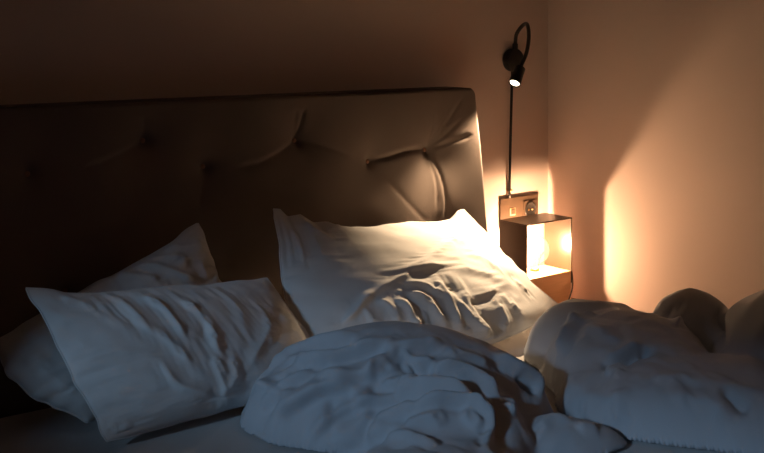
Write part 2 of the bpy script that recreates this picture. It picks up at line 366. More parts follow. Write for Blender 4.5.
# folds: points on the surface, height, width to the left and to the right of the line
STROKES = {
    'main': [
        ([(-1.016, -0.412, 0.755), (-0.938, -0.395, 0.796), (-0.862, -0.382, 0.818), (-0.779, -0.371, 0.826), (-0.683, -0.370, 0.819)], 0.011, 0.0143, 0.0077),
        ([(-0.747, -0.413, 0.795), (-0.756, -0.444, 0.769), (-0.741, -0.478, 0.732), (-0.697, -0.492, 0.687)], 0.016, 0.0088, 0.0176),
        ([(-0.717, -0.417, 0.789), (-0.732, -0.452, 0.761), (-0.722, -0.479, 0.727), (-0.693, -0.492, 0.696)], 0.012, 0.0088, 0.0132),
        ([(-0.792, -0.400, 0.806), (-0.772, -0.410, 0.799), (-0.776, -0.435, 0.778), (-0.779, -0.473, 0.741), (-0.763, -0.491, 0.710)], 0.013, 0.0099, 0.0154),
        ([(-0.754, -0.404, 0.802), (-0.753, -0.426, 0.785), (-0.757, -0.455, 0.760)], -0.008, 0.0066, 0.0066),
        ([(-0.683, -0.374, 0.816), (-0.640, -0.386, 0.800), (-0.592, -0.391, 0.786)], 0.005, 0.0132, 0.0099),
        ([(-0.612, -0.334, 0.826), (-0.583, -0.346, 0.813), (-0.570, -0.367, 0.797)], 0.004, 0.0132, 0.0099),
        ([(-0.738, -0.447, 0.766), (-0.678, -0.435, 0.767), (-0.611, -0.417, 0.769)], 0.006, 0.0132, 0.0088),
        ([(-0.743, -0.454, 0.760), (-0.685, -0.443, 0.760), (-0.615, -0.425, 0.763)], -0.003, 0.0066, 0.0088),
        ([(-0.899, -0.387, 0.811), (-0.858, -0.377, 0.822), (-0.779, -0.375, 0.823)], -0.006, 0.0055, 0.0066),
        ([(-1.020, -0.407, 0.758), (-0.982, -0.405, 0.776), (-0.955, -0.396, 0.792), (-0.919, -0.388, 0.806)], 0.009, 0.0099, 0.0066),
        ([(-0.861, -0.408, 0.797), (-0.831, -0.426, 0.785), (-0.822, -0.449, 0.765), (-0.814, -0.481, 0.726)], 0.013, 0.011, 0.0077),
        ([(-0.896, -0.410, 0.792), (-0.879, -0.432, 0.776), (-0.877, -0.458, 0.751), (-0.867, -0.473, 0.735)], 0.012, 0.011, 0.0077),
        ([(-0.930, -0.401, 0.794), (-0.909, -0.427, 0.776), (-0.916, -0.453, 0.748)], 0.01, 0.011, 0.0077),
        ([(-0.961, -0.403, 0.785), (-0.961, -0.424, 0.765), (-0.949, -0.444, 0.748)], 0.008, 0.0099, 0.0066),
        ([(-0.860, -0.392, 0.810), (-0.812, -0.404, 0.803), (-0.791, -0.424, 0.787), (-0.776, -0.438, 0.775)], 0.01, 0.011, 0.0066),
        ([(-0.874, -0.405, 0.799), (-0.853, -0.427, 0.783), (-0.845, -0.454, 0.758), (-0.842, -0.476, 0.735)], -0.006, 0.0066, 0.0055),
        ([(-0.976, -0.215, 0.922), (-0.961, -0.251, 0.902), (-0.924, -0.269, 0.887)], 0.01, 0.0121, 0.0099),
        ([(-0.946, -0.249, 0.900), (-0.871, -0.212, 0.899)], 0.007, 0.0099, 0.0099),
        ([(-1.070, -0.293, 0.835), (-1.016, -0.294, 0.858), (-0.948, -0.307, 0.863)], 0.005, 0.0176, 0.0154),
        ([(-1.030, -0.221, 0.923), (-1.043, -0.254, 0.884), (-1.067, -0.280, 0.848)], -0.009, 0.011, 0.011),
        ([(-1.012, -0.226, 0.918), (-1.010, -0.254, 0.891), (-1.020, -0.297, 0.855)], 0.007, 0.011, 0.011),
        ([(-0.515, -0.205, 0.862), (-0.643, -0.297, 0.851), (-0.782, -0.360, 0.833), (-0.866, -0.365, 0.831)], 0.008, 0.0242, 0.011),
        ([(-0.647, -0.446, 0.752), (-0.648, -0.471, 0.721), (-0.666, -0.488, 0.696)], 0.01, 0.0088, 0.011),
        ([(-0.601, -0.441, 0.743), (-0.595, -0.462, 0.721)], 0.006, 0.0066, 0.0077),
        ([(-0.532, -0.383, 0.769), (-0.511, -0.406, 0.740)], 0.006, 0.0099, 0.0077),
    ],
    'front': [
        ([(-1.443, -0.328, 0.867), (-1.424, -0.368, 0.849), (-1.409, -0.399, 0.824), (-1.392, -0.415, 0.806)], 0.0088, 0.012, 0.006),
        ([(-1.394, -0.344, 0.861), (-1.370, -0.377, 0.843), (-1.355, -0.408, 0.815), (-1.348, -0.428, 0.794)], 0.0104, 0.012, 0.006),
        ([(-1.334, -0.361, 0.851), (-1.309, -0.392, 0.827), (-1.298, -0.419, 0.801), (-1.301, -0.438, 0.779), (-1.287, -0.451, 0.759)], 0.0112, 0.012, 0.006),
        ([(-1.455, -0.342, 0.863), (-1.440, -0.378, 0.841), (-1.420, -0.401, 0.820)], -0.0048, 0.006, 0.007),
        ([(-1.401, -0.396, 0.827), (-1.371, -0.430, 0.788), (-1.347, -0.452, 0.757)], 0.008, 0.011, 0.006),
        ([(-1.278, -0.447, 0.764), (-1.276, -0.461, 0.737), (-1.296, -0.468, 0.710)], 0.008, 0.01, 0.008),
        ([(-1.311, -0.444, 0.771), (-1.301, -0.464, 0.728), (-1.303, -0.466, 0.697)], 0.008, 0.012, 0.007),
        ([(-1.407, -0.431, 0.781), (-1.382, -0.457, 0.739), (-1.338, -0.466, 0.717), (-1.307, -0.467, 0.704)], 0.0088, 0.012, 0.006),
        ([(-1.172, -0.380, 0.813), (-1.185, -0.419, 0.783), (-1.223, -0.445, 0.759), (-1.250, -0.460, 0.736)], 0.0072, 0.01, 0.012),
        ([(-1.155, -0.394, 0.793), (-1.197, -0.441, 0.759)], 0.0048, 0.008, 0.008),
        ([(-1.523, -0.385, 0.792), (-1.474, -0.406, 0.794), (-1.439, -0.419, 0.790), (-1.397, -0.434, 0.778)], 0.0032, 0.01, 0.006),
        ([(-1.493, -0.412, 0.767), (-1.438, -0.435, 0.761), (-1.379, -0.459, 0.736)], 0.0024, 0.012, 0.01),
        ([(-1.529, -0.329, 0.876), (-1.497, -0.342, 0.865), (-1.475, -0.364, 0.850)], 0.0056, 0.01, 0.007),
        ([(-1.313, -0.371, 0.843), (-1.305, -0.403, 0.817), (-1.315, -0.430, 0.789)], -0.0056, 0.007, 0.006),
        ([(-1.241, -0.349, 0.844), (-1.228, -0.392, 0.817), (-1.239, -0.423, 0.790)], 0.0048, 0.014, 0.01),
        ([(-1.503, -0.430, 0.694), (-1.498, -0.440, 0.684), (-1.488, -0.443, 0.691), (-1.479, -0.449, 0.683), (-1.464, -0.452, 0.687), (-1.449, -0.455, 0.682)], 0.0048, 0.006, 0.005),
        ([(-1.509, -0.418, 0.715), (-1.476, -0.444, 0.705), (-1.431, -0.458, 0.709)], 0.0032, 0.01, 0.008),
        ([(-1.458, -0.443, 0.731), (-1.407, -0.460, 0.717), (-1.366, -0.467, 0.711)], 0.0032, 0.01, 0.008),
    ],
    'back': [
        ([(-1.355, -0.195, 0.871), (-1.310, -0.223, 0.876), (-1.260, -0.244, 0.856), (-1.220, -0.246, 0.839)], 0.012, 0.011, 0.007),
        ([(-1.273, -0.183, 0.897), (-1.241, -0.204, 0.900), (-1.182, -0.199, 0.892)], 0.01, 0.011, 0.008),
        ([(-1.309, -0.199, 0.885), (-1.280, -0.214, 0.888), (-1.230, -0.227, 0.873)], 0.009, 0.01, 0.007),
        ([(-1.387, -0.204, 0.863), (-1.326, -0.240, 0.863), (-1.297, -0.254, 0.849)], 0.009, 0.01, 0.008),
        ([(-1.178, -0.203, 0.878), (-1.171, -0.209, 0.854), (-1.188, -0.238, 0.832)], 0.009, 0.006, 0.006),
        ([(-1.320, -0.192, 0.883), (-1.278, -0.188, 0.896)], 0.006, 0.01, 0.008),
        ([(-1.551, -0.265, 0.777), (-1.524, -0.321, 0.737), (-1.495, -0.351, 0.708)], 0.006, 0.02, 0.014),
    ],
    'centre': [
        ([(-1.231, -0.477, 0.727), (-1.190, -0.496, 0.758), (-1.154, -0.560, 0.790), (-1.110, -0.598, 0.806)], 0.0216, 0.0115, 0.0138),
        ([(-1.244, -0.509, 0.729), (-1.209, -0.534, 0.761), (-1.167, -0.579, 0.786), (-1.122, -0.618, 0.801)], -0.0119, 0.008, 0.0103),
        ([(-1.202, -0.499, 0.754), (-1.196, -0.586, 0.772), (-1.148, -0.627, 0.788), (-1.078, -0.666, 0.803)], 0.0234, 0.0149, 0.0103),
        ([(-1.222, -0.528, 0.752), (-1.206, -0.598, 0.765), (-1.151, -0.640, 0.782), (-1.087, -0.678, 0.796)], -0.0129, 0.008, 0.0103),
        ([(-1.247, -0.515, 0.728), (-1.234, -0.563, 0.747), (-1.206, -0.579, 0.767)], -0.018, 0.0115, 0.0115),
        ([(-1.266, -0.499, 0.700), (-1.257, -0.509, 0.716), (-1.244, -0.560, 0.736), (-1.202, -0.598, 0.767)], 0.0252, 0.0161, 0.0115),
        ([(-1.270, -0.522, 0.702), (-1.260, -0.525, 0.715), (-1.247, -0.576, 0.733), (-1.206, -0.611, 0.761)], -0.0139, 0.008, 0.0103),
        ([(-1.276, -0.566, 0.688), (-1.247, -0.605, 0.723), (-1.218, -0.627, 0.740), (-1.170, -0.672, 0.754)], 0.0288, 0.0161, 0.0115),
        ([(-1.279, -0.582, 0.680), (-1.244, -0.618, 0.717), (-1.218, -0.637, 0.733), (-1.177, -0.678, 0.744)], -0.0158, 0.008, 0.0103),
        ([(-1.206, -0.595, 0.765), (-1.206, -0.618, 0.758), (-1.158, -0.672, 0.762), (-1.106, -0.698, 0.779)], 0.0216, 0.0138, 0.0103),
        ([(-1.215, -0.595, 0.759), (-1.209, -0.624, 0.752), (-1.161, -0.678, 0.756), (-1.110, -0.710, 0.771)], -0.0119, 0.008, 0.0103),
        ([(-1.228, -0.650, 0.710), (-1.209, -0.666, 0.724), (-1.183, -0.682, 0.735)], -0.0216, 0.0126, 0.0126),
        ([(-1.266, -0.634, 0.659), (-1.238, -0.653, 0.688), (-1.212, -0.669, 0.717), (-1.180, -0.691, 0.730), (-1.138, -0.742, 0.749)], 0.0324, 0.0138, 0.0138),
        ([(-1.263, -0.640, 0.658), (-1.238, -0.656, 0.684), (-1.212, -0.675, 0.710), (-1.180, -0.701, 0.722), (-1.151, -0.758, 0.745)], -0.0178, 0.008, 0.0103),
        ([(-1.161, -0.675, 0.758), (-1.142, -0.666, 0.776), (-1.097, -0.685, 0.790)], 0.0216, 0.0092, 0.0138),
        ([(-1.158, -0.685, 0.753), (-1.138, -0.678, 0.770), (-1.103, -0.694, 0.783)], -0.0119, 0.008, 0.0103),
        ([(-1.167, -0.678, 0.751), (-1.158, -0.707, 0.739), (-1.135, -0.733, 0.750)], -0.018, 0.0115, 0.0092),
        ([(-1.260, -0.643, 0.659), (-1.212, -0.698, 0.676), (-1.193, -0.749, 0.705), (-1.174, -0.778, 0.728)], 0.0252, 0.0115, 0.0115),
        ([(-1.260, -0.643, 0.659), (-1.212, -0.704, 0.669), (-1.199, -0.762, 0.701), (-1.177, -0.790, 0.724)], -0.0139, 0.008, 0.0103),
        ([(-1.231, -0.669, 0.680), (-1.199, -0.698, 0.701), (-1.174, -0.707, 0.725)], 0.0162, 0.0115, 0.0103),
        ([(-1.273, -0.531, 0.696), (-1.260, -0.550, 0.714), (-1.241, -0.602, 0.733)], 0.018, 0.0115, 0.0092),
        ([(-1.276, -0.547, 0.687), (-1.263, -0.566, 0.710), (-1.241, -0.611, 0.726)], -0.0099, 0.008, 0.0103),
        ([(-1.110, -0.688, 0.782), (-1.097, -0.723, 0.772), (-1.071, -0.736, 0.774)], -0.027, 0.0092, 0.0103),
        ([(-1.129, -0.653, 0.788), (-1.084, -0.682, 0.796), (-1.026, -0.710, 0.797)], 0.0198, 0.0138, 0.0103),
        ([(-1.132, -0.662, 0.783), (-1.090, -0.694, 0.788), (-1.036, -0.723, 0.790)], -0.0109, 0.008, 0.0103),
        ([(-1.106, -0.678, 0.789), (-1.087, -0.714, 0.781), (-1.065, -0.730, 0.779)], 0.0162, 0.0092, 0.0069),
        ([(-1.087, -0.730, 0.773), (-1.052, -0.752, 0.769), (-1.023, -0.784, 0.754), (-1.023, -0.832, 0.738)], 0.0252, 0.0149, 0.0092),
        ([(-1.097, -0.742, 0.766), (-1.068, -0.768, 0.764), (-1.049, -0.800, 0.755), (-1.042, -0.842, 0.738)], -0.0139, 0.008, 0.0103),
        ([(-1.068, -0.765, 0.765), (-1.055, -0.810, 0.754), (-1.049, -0.842, 0.739), (-1.062, -0.867, 0.724)], -0.0216, 0.0115, 0.0115),
        ([(-1.167, -0.701, 0.734), (-1.126, -0.749, 0.755), (-1.090, -0.797, 0.758), (-1.068, -0.829, 0.748)], 0.0252, 0.0149, 0.0092),
        ([(-1.170, -0.710, 0.727), (-1.138, -0.765, 0.752), (-1.106, -0.806, 0.754), (-1.081, -0.838, 0.743)], -0.0139, 0.008, 0.0103),
        ([(-1.170, -0.771, 0.731), (-1.142, -0.794, 0.747), (-1.106, -0.819, 0.749), (-1.081, -0.848, 0.738), (-1.087, -0.874, 0.718), (-1.145, -0.925, 0.714)], 0.036, 0.0103, 0.0253),
        ([(-1.177, -0.784, 0.725), (-1.148, -0.803, 0.741), (-1.116, -0.826, 0.742), (-1.094, -0.854, 0.732), (-1.100, -0.870, 0.720), (-1.151, -0.918, 0.715)], -0.0198, 0.008, 0.0103),
        ([(-1.046, -0.835, 0.742), (-1.071, -0.874, 0.719), (-1.135, -0.928, 0.713)], -0.0288, 0.0161, 0.0161),
        ([(-0.934, -0.781, 0.743), (-0.914, -0.794, 0.724), (-0.908, -0.800, 0.712)], -0.0252, 0.0092, 0.0092),
        ([(-0.959, -0.742, 0.775), (-0.924, -0.771, 0.750), (-0.895, -0.784, 0.726), (-0.908, -0.803, 0.708)], 0.0216, 0.0138, 0.0092),
        ([(-0.975, -0.752, 0.770), (-0.940, -0.778, 0.747), (-0.918, -0.794, 0.725), (-0.927, -0.806, 0.710)], -0.0119, 0.008, 0.0103),
        ([(-1.206, -0.758, 0.694), (-1.190, -0.810, 0.714), (-1.183, -0.874, 0.718)], 0.018, 0.0115, 0.0103),
        ([(-1.225, -0.784, 0.696), (-1.209, -0.832, 0.714), (-1.206, -0.893, 0.721)], -0.0099, 0.008, 0.0103),
        ([(-1.113, -0.832, 0.740), (-1.103, -0.854, 0.730), (-1.103, -0.874, 0.717)], 0.0162, 0.0115, 0.008),
        ([(-1.151, -0.685, 0.758), (-1.132, -0.720, 0.753), (-1.106, -0.749, 0.762)], 0.018, 0.0115, 0.0092),
        ([(-1.161, -0.688, 0.749), (-1.142, -0.730, 0.746), (-1.119, -0.768, 0.759)], -0.0099, 0.008, 0.0103),
        ([(-1.026, -0.842, 0.734), (-1.030, -0.861, 0.721)], 0.0162, 0.0092, 0.008),
        ([(-1.004, -0.826, 0.732), (-1.010, -0.848, 0.722)], 0.0126, 0.0069, 0.0069),
        ([(-1.186, -0.730, 0.704), (-1.170, -0.762, 0.731), (-1.148, -0.787, 0.745)], 0.018, 0.0126, 0.0092),
        ([(-1.193, -0.746, 0.704), (-1.174, -0.774, 0.728), (-1.154, -0.797, 0.740)], -0.0099, 0.008, 0.0103),
        ([(-1.177, -0.595, 0.782), (-1.135, -0.621, 0.795)], -0.0126, 0.0103, 0.0103),
        ([(-1.052, -0.720, 0.787), (-1.007, -0.746, 0.776), (-0.975, -0.768, 0.757)], 0.0162, 0.0138, 0.0103),
        ([(-1.183, -0.781, 0.719), (-1.158, -0.810, 0.732), (-1.132, -0.835, 0.730)], 0.0144, 0.0115, 0.0103),
        ([(-1.039, -0.886, 0.694), (-0.975, -0.870, 0.693), (-0.943, -0.874, 0.700), (-0.924, -0.902, 0.694)], 0.0126, 0.0138, 0.0138),
        ([(-0.934, -0.902, 0.694), (-0.895, -0.918, 0.686)], 0.0108, 0.0092, 0.0092),
    ],
    'right': [
        ([(-0.751, -0.803, 0.738), (-0.754, -0.830, 0.737), (-0.734, -0.841, 0.746), (-0.703, -0.851, 0.758), (-0.683, -0.878, 0.757)], -0.024, 0.0096, 0.0096),
        ([(-0.744, -0.803, 0.743), (-0.740, -0.824, 0.744), (-0.723, -0.834, 0.753), (-0.686, -0.844, 0.764)], 0.02, 0.012, 0.0084),
        ([(-0.754, -0.810, 0.736), (-0.757, -0.837, 0.737), (-0.730, -0.844, 0.747), (-0.696, -0.858, 0.758)], -0.011, 0.0084, 0.0108),
        ([(-0.696, -0.847, 0.761), (-0.706, -0.878, 0.751)], -0.02, 0.0072, 0.0084),
        ([(-0.791, -0.847, 0.726), (-0.774, -0.847, 0.733), (-0.747, -0.854, 0.740)], 0.016, 0.0096, 0.0096),
        ([(-0.798, -0.868, 0.728), (-0.768, -0.864, 0.738)], 0.014, 0.0084, 0.0084),
        ([(-0.635, -0.654, 0.760), (-0.717, -0.691, 0.736), (-0.740, -0.694, 0.707)], 0.02, 0.0216, 0.0192),
        ([(-0.659, -0.688, 0.765), (-0.734, -0.722, 0.739), (-0.754, -0.722, 0.709)], -0.011, 0.0084, 0.0108),
        ([(-0.815, -0.885, 0.721), (-0.825, -0.905, 0.703), (-0.836, -0.902, 0.682)], 0.016, 0.0168, 0.0144),
        ([(-0.778, -0.919, 0.737), (-0.734, -0.963, 0.743), (-0.723, -0.994, 0.744)], 0.012, 0.0168, 0.012),
        ([(-0.669, -0.660, 0.751), (-0.611, -0.677, 0.771)], 0.016, 0.0144, 0.0168),
        ([(-0.676, -0.705, 0.763), (-0.700, -0.776, 0.764), (-0.713, -0.824, 0.759)], 0.016, 0.0192, 0.0144),
        ([(-0.717, -1.017, 0.741), (-0.720, -1.055, 0.722), (-0.717, -1.072, 0.713)], -0.024, 0.012, 0.012),
        ([(-0.472, -0.711, 0.758), (-0.455, -0.732, 0.783), (-0.431, -0.752, 0.793)], 0.006, 0.0168, 0.012),
        ([(-0.489, -0.745, 0.754), (-0.465, -0.756, 0.776), (-0.445, -0.759, 0.788)], -0.008, 0.012, 0.012),
        ([(-0.584, -0.837, 0.770), (-0.468, -0.769, 0.768)], 0.018, 0.0084, 0.0096),
        ([(-0.584, -0.898, 0.745), (-0.472, -0.854, 0.749), (-0.373, -0.800, 0.770)], -0.036, 0.0156, 0.0156),
        ([(-0.802, -0.759, 0.685), (-0.839, -0.854, 0.683), (-0.832, -0.919, 0.678)], 0.016, 0.024, 0.0168),
        ([(-0.785, -0.960, 0.725), (-0.754, -1.004, 0.724), (-0.737, -1.058, 0.705)], 0.016, 0.024, 0.0192),
    ],
    'sheet': [
        ([(-1.626, -0.341, 0.660), (-1.579, -0.343, 0.660), (-1.525, -0.370, 0.660)], 0.004, 0.008, 0.008),
        ([(-1.601, -0.267, 0.660), (-1.547, -0.299, 0.660), (-1.494, -0.374, 0.660)], 0.003, 0.01, 0.008),
    ],
}
# ----------------------------------------------------------------- the room
XL, YF, ZC = -3.2, -3.2, 2.07
def struct(name, vf, m, parent=None, **kw):
    o = mesh(name, vf[0], vf[1], m, parent, smooth=False, **kw)
    if parent is None: o['kind'] = 'structure'
    return o
struct('floor', box(XL - .1, .1, YF - .1, .1, FLOOR - .06, FLOOR), M['floor'])
struct('ceiling', box(XL - .1, .1, YF - .1, .1, ZC, ZC + .06), M['ceil'])
struct('wall_back', box(XL - .1, .1, 0, .1, FLOOR, ZC), M['wall'])
struct('wall_right', box(0, .1, YF - .1, 0, FLOOR, ZC), M['wall'])
struct('wall_front', box(XL - .1, 0, YF - .1, YF, FLOOR, ZC), M['wall'])
WY0, WY1, WZ0, WZ1 = -1.90, -.68, 1.36, 1.80          # window opening in the left wall
struct('wall_left', join(box(XL - .1, XL, YF, WY0, FLOOR, ZC), box(XL - .1, XL, WY1, 0, FLOOR, ZC),
                         box(XL - .1, XL, WY0, WY1, FLOOR, WZ0), box(XL - .1, XL, WY0, WY1, WZ1, ZC)), M['wall'])
win = struct('window_1', join(box(XL - .07, XL - .03, WY0, WY0 + .03, WZ0, WZ1), box(XL - .07, XL - .03, WY1 - .03, WY1, WZ0, WZ1),
                              box(XL - .07, XL - .03, WY0, WY1, WZ0, WZ0 + .03), box(XL - .07, XL - .03, WY0, WY1, WZ1 - .03, WZ1)), M['white'])
struct('pane', box(XL - .052, XL - .048, WY0 + .03, WY1 - .03, WZ0 + .03, WZ1 - .03), M['pane'], win)
struct('window_sill', box(XL - .02, XL + .06, WY0 - .03, WY1 + .03, WZ0 - .025, WZ0), M['white'], win)
struct('baseboard_back', box(-2.2, 0, -.012, 0, FLOOR, FLOOR + .07), M['white'])
struct('baseboard_right', box(-.012, 0, YF, -.012, FLOOR, FLOOR + .07), M['white'])

# ----------------------------------------------------------------- headboard
HX0, HX1, HZ0, HZ1 = -2.00, -.370, .40, 1.170
def hb_front(x, z):      # upholstered face leans back a little towards the top
    return -.098 - .125 * np.minimum(HZ1 - z, .5)
BUT = [(-1.84, 1.05), (-1.66, 1.105), (-1.49, 1.047), (-1.260, 1.093), (-1.132, 1.033), (-.904, 1.071), (-.709, 1.011), (-.531, 1.025),
       (-1.70, .82), (-1.43, .83), (-1.22, .80), (-.98, .75), (-.80, .81), (-.520, .800)]
CREASE = [  # pleats running out from the buttons: points, depth, width
    ([5, (-1.0, 1.035), (-1.07, 1.028)], .0055, .007), ([5, (-.84, 1.055), (-.76, 1.025)], .0018, .006), ([6, (-.66, 1.017), (-.60, 1.026), 7], .0075, .006),
    ([3, (-1.33, 1.067), (-1.40, 1.05)], .0045, .008), ([1, (-1.73, 1.075)], .004, .009),
    ([7, (-.506, .97), (-.498, .90), (-.508, .85)], .0024, .006), ([7, (-.522, .95), (-.53, .88)], .0014, .006),
    ([6, (-.645, .94), (-.585, .88), (-.545, .85)], .0012, .009),
    ([5, (-.893, 1.105), (-.882, 1.145)], .0050, .006), ([5, (-.908, 1.11), (-.905, 1.145)], .0026, .005),
    ([7, (-.485, 1.070), (-.440, 1.12), (-.408, 1.15)], .0026, .0045), ([7, (-.475, 1.060), (-.415, 1.100)], .0022, .004), ([7, (-.514, 1.085), (-.498, 1.14)], .0022, .005),
    ([7, (-.46, 1.040), (-.39, 1.055)], .0024, .0045), ([7, (-.497, 1.075), (-.455, 1.135)], .0020, .004),
    ([4, (-1.16, .95)], .002, .012), ([3, (-1.262, 1.145)], .003, .008), ([1, (-1.65, 1.16)], .003, .008)]
hb = thing('headboard', 'wide brown button-tufted upholstered headboard against the wall behind the pillows', 'headboard', ((HX0 + HX1) / 2, -.05, FLOOR))
nx, nz = 420, 200
X, Zg = np.meshgrid(np.linspace(HX0, HX1, nx), np.linspace(HZ0, HZ1, nz), indexing='ij')
ed = np.minimum(np.minimum(X - HX0, HX1 - X), np.minimum(HZ1 - Zg, Zg - HZ0))
rad = .006
inset = np.where(ed < rad, rad - np.sqrt(np.clip(rad ** 2 - (rad - ed) ** 2, 0, None)), 0)
puff = np.zeros_like(X)
for bx, bz in BUT:
    d = np.hypot(X - bx, Zg - bz)
    puff -= .020 * np.exp(-(d / .060) ** 1.3) + .010 * np.exp(-(d / .014) ** 2)
flat = np.stack([X, 0 * X, Zg], -1); nrm = np.broadcast_to(np.array([0, -1., 0]), flat.shape)
for pts, dep, wid in CREASE:
    L = []
    for i, q in enumerate(pts):
        if isinstance(q, int): L.append((BUT[q][0], 0, BUT[q][1]))
        elif q == 'm':
            a, b = BUT[pts[i - 1]], BUT[pts[i + 1]]; L.append(((a[0] + b[0]) / 2 - .02, 0, (a[1] + b[1]) / 2 - .014))
        else: L.append((q[0], 0, q[1]))
    L = smooth_line(L); n = len(L)
    L = np.array(L); puff += fold(flat, nrm, L, -dep * 1.2, wid * 1.5, wid * .6, 1.2, .22)
    off = L + np.array([0, 0, .012]); puff += fold(flat, nrm, off, dep * .35, wid * 1.8, wid * 1.2, 1.6, .3)
Yg = hb_front(X, Zg) - puff + inset - .004 * noise(np.stack([X * 6, 0 * X, Zg * 6], -1), 2)
# keep the right edge leaning with the face
rc = .018                                   # rounded upper corners
for sgn, xe in ((1, HX1), (-1, HX0)):
    dx, dz = np.clip((X - xe) * sgn + rc, 0, None), np.clip(Zg - HZ1 + rc, 0, None)
    f = np.where((dx > 0) & (dz > 0), np.maximum(dx, dz) / np.maximum(np.hypot(dx, dz), 1e-9), 1)
    X = np.where(dx > 0, xe - sgn * rc + sgn * dx * f, X); Zg = np.where((dx > 0) & (dz > 0), HZ1 - rc + dz * f, Zg)
Gf = np.stack([X, Yg, Zg], -1)
ring = [Gf[:, -1], Gf[-1, ::-1], Gf[::-1, 0], Gf[0]]
V = list(Gf.reshape(-1, 3)); Fc = [tuple(f) for f in grid_faces(nx, nz)]
def wall_strip(line_idx):
    n0 = len(V)
    for i in line_idx: p = V[i]; V.append(np.array([p[0], -.004, p[2]]))
    for k in range(len(line_idx) - 1): Fc.append((line_idx[k], line_idx[k + 1], n0 + k + 1, n0 + k))
ids = np.arange(nx * nz).reshape(nx, nz)
loop = list(ids[:, -1]) + list(ids[-1, ::-1][1:]) + list(ids[::-1, 0][1:]) + list(ids[0][1:])
wall_strip([int(i) for i in loop][::-1])
mesh('upholstery', V, Fc, M['velvet'], hb)
bprof = [(0, .0), (.0002, .0025), (.0015, .0048), (.004, .0058), (.006, .0056), (.006, 0)]
for bx, bz in BUT:
    i = int(np.argmin(abs(X[:, 0] - bx))); j = int(np.argmin(abs(Zg[0] - bz)))
    mesh('button', *lathe((bx, Yg[i, j] - .0042, bz), (0, 1, 0), bprof, 14), M['button'], hb)
for x in (HX0 + .2, HX1 - .2):
    mesh('leg', *box(x - .03, x + .03, -.06, -.02, FLOOR, HZ0 + .03), M['base'], hb, smooth=False, bevel=.003)

# ----------------------------------------------------------------- bed
BX0, BX1, BY0, BY1 = -1.98, -.33, -1.66, -.174
bed = thing('bed', 'upholstered bed base and thick mattress standing in front of the tufted headboard', 'bed', ((BX0 + BX1) / 2, (BY0 + BY1) / 2, FLOOR))
mesh('bed_base', *box(BX0 + .01, BX1 - .01, BY0 + .01, BY1, FLOOR + .07, .46), M['base'], bed, smooth=False, bevel=.012)
mesh('mattress', *box(BX0 + .006, BX1 - .006, BY0 + .006, BY1 - .004, .461, BED - .016), M['sheet'], bed, smooth=False, bevel=.025)
for x in (BX0 + .09, BX1 - .09):
    for y in (BY0 + .09, BY1 - .09):
        mesh('leg', *lathe((x, y, FLOOR), (0, 0, 1), [(0, 0), (0, .014), (.07, .022), (.071, 0)], 16), M['walnut'], bed)
# fitted sheet with shallow drag lines
xs, ys = np.linspace(BX0, BX1, 260), np.linspace(BY0, BY1, 220)
X, Y = np.meshgrid(xs, ys, indexing='ij'); P = np.stack([X, Y, 0 * X], -1)
e = np.minimum(np.minimum(X - BX0, BX1 - X), np.minimum(Y - BY0, BY1 - Y))
drop = np.where(e < .03, .03 - np.sqrt(np.clip(.03 ** 2 - (.03 - e) ** 2, 0, None)), 0)
ang = np.stack([X * .8 + Y * .6, -X * .6 + Y * .8, 0 * X], -1)
Z = BED - .0065 - drop + .0022 * crumple(ang, 9, 21, .5, 2, (.35, 1.6, 1)) * np.clip(e / .05, 0, 1) + .0025 * noise(P * 7, 8)
SG = np.stack([X, Y, Z], -1)
for L, a, wl, wr in STROKES.get('sheet', []): SG[..., 2] += fold(SG, normals(SG), L, a, wl, wr)
V = list(SG.reshape(-1, 3)); Fc = [tuple(f) for f in grid_faces(260, 220)]
ids = np.arange(260 * 220).reshape(260, 220)
loop = [int(i) for i in list(ids[:, -1]) + list(ids[-1, ::-1][1:]) + list(ids[::-1, 0][1:]) + list(ids[0][1:])]
n0 = len(V)
for i in loop: p = V[i]; V.append(np.array([p[0], p[1], .50]))
for k in range(len(loop) - 1): Fc.append((loop[k + 1], loop[k], n0 + k, n0 + k + 1))
mesh('fitted_sheet', V, Fc, M['sheet'], label='smooth pale fitted sheet stretched over the mattress under the pillows', cat='sheet')

